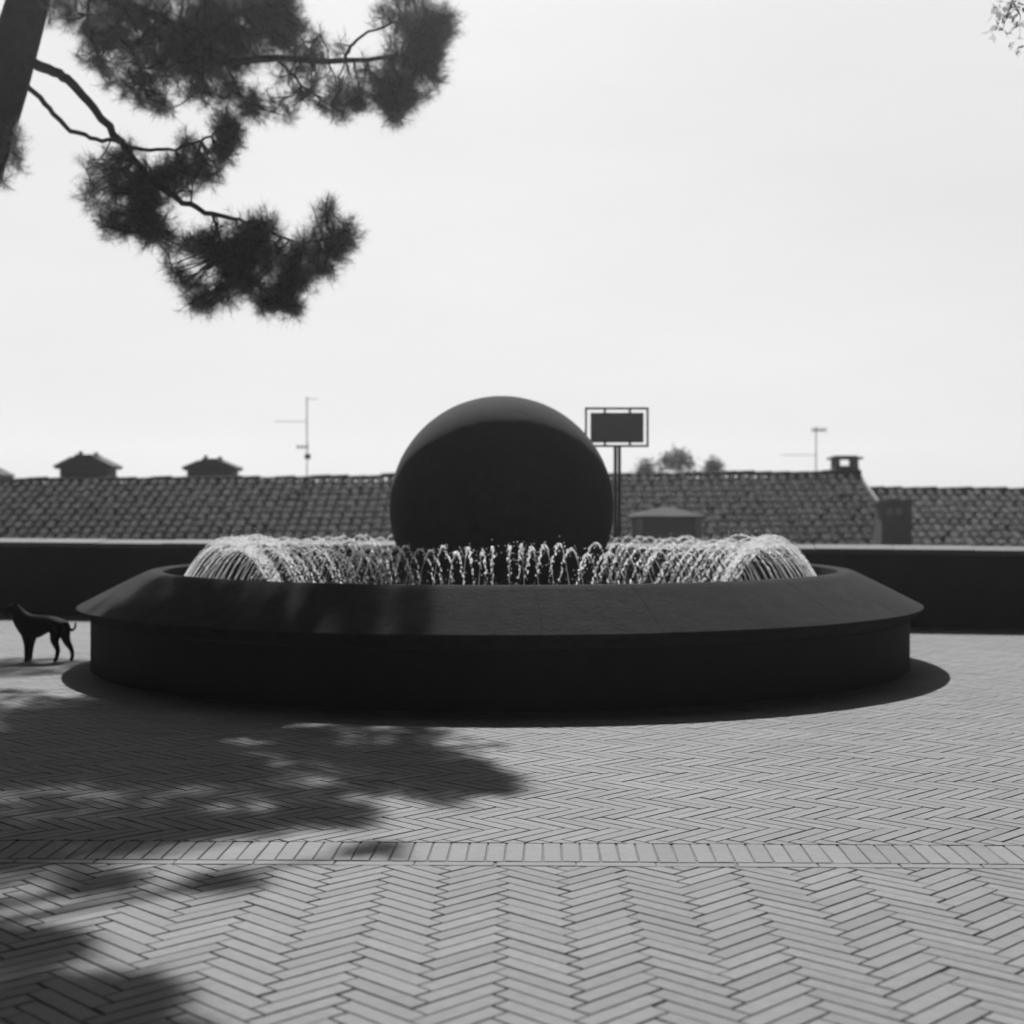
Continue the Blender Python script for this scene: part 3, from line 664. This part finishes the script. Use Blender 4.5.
# ------------------------------------------------------------------ dog
def skin_mesh(name, verts, edges, m, parent=None, loc=(0, 0, 0), root=0, sub=2):
    me = bpy.data.meshes.new(name); me.from_pydata([v[:3] for v in verts], edges, []); me.update()
    o = bpy.data.objects.new(name, me); C.objects.link(o)
    md = o.modifiers.new('skin', 'SKIN'); md.use_smooth_shade = True
    for i, v in enumerate(verts):
        sv = me.skin_vertices[0].data[i]; rr = v[3]; sv.radius = rr if isinstance(rr, tuple) else (rr, rr); sv.use_root = (i == root)
    ms = o.modifiers.new('sub', 'SUBSURF'); ms.levels = sub; ms.render_levels = sub
    dg = bpy.context.evaluated_depsgraph_get(); me2 = bpy.data.meshes.new_from_object(o.evaluated_get(dg)); bpy.data.objects.remove(o)
    me2.name = name; me2.materials.clear(); return link(name, me2, m, parent, loc, smooth=True)
DY = 11.67
def dp(px, py, y=0, r=.03): return ((px-45)*.00798, y, (661.3-py)*.00798, r*1.28)
dv = [dp(60, 619.5, 0, .062), dp(47, 622, 0, .060), dp(36, 626, 0, .084), dp(27, 627, 0, .088), dp(20.5, 618, 0, .058), dp(17.5, 611.5, 0, .042), dp(14, 606.5, 0, .040), dp(9, 608, 0, .028), dp(4.5, 610, 0, .019)]
de = [(i, i+1) for i in range(8)]
def chain(parent_i, pts):
    last = parent_i
    for p in pts: dv.append(p); de.append((last, len(dv)-1)); last = len(dv)-1
chain(0, [dp(59.5, 629, -.045, .046), dp(55.5, 638, -.05, .030), dp(60, 648.5, -.05, .0155), dp(58, 657.5, -.05, .013), dp(55.5, 659.8, -.05, .014)])
chain(0, [dp(62.5, 629, .045, .042), dp(63.5, 639, .05, .027), dp(70, 649.5, .05, .0145), dp(70.5, 657.5, .05, .012), dp(68, 659.8, .05, .014)])
chain(3, [dp(28, 634, -.045, .036), dp(29, 642, -.045, .022), dp(28.4, 651, -.045, .016), dp(28.2, 657.8, -.045, .014), dp(26.2, 659.8, -.045, .014)])
chain(3, [dp(28.5, 633, .045, .034), dp(29.5, 641, .045, .022), dp(28.6, 651, .045, .0165), dp(28.3, 657.8, .045, .014), dp(26.4, 659.8, .045, .014)])
chain(0, [dp(65, 621.5, 0, .018), dp(69, 627.5, 0, .011), dp(72.5, 629.5, 0, .009), dp(75.3, 626, 0, .0075), dp(75.3, 621, 0, .005)])
dog = skin_mesh('dog', dv, de, M['fur'], None, ((45-512)/F*DY, DY, -.012))
tag(dog, 'black dog with curled tail standing in profile left of the fountain', 'dog')
for s_ in (-1, 1):
    mb = MB(); x, _, z, _ = dp(16, 602.5)
    vs = [(x-.012, s_*.022, z+.004), (x+.016, s_*.024, z), (x+.022, s_*.044, z-.045), (x+.004, s_*.048, z-.055), (x-.008, s_*.040, z-.02)]
    vs += [(a+.002, b+s_*.008, c) for a, b, c in vs]
    mb.add(vs, [(0, 1, 2, 3, 4), (9, 8, 7, 6, 5)] + [(k, (k+1) % 5, 5+(k+1) % 5, 5+k) for k in range(5)]); mb.build('ear', M['fur'], dog, smooth=True)
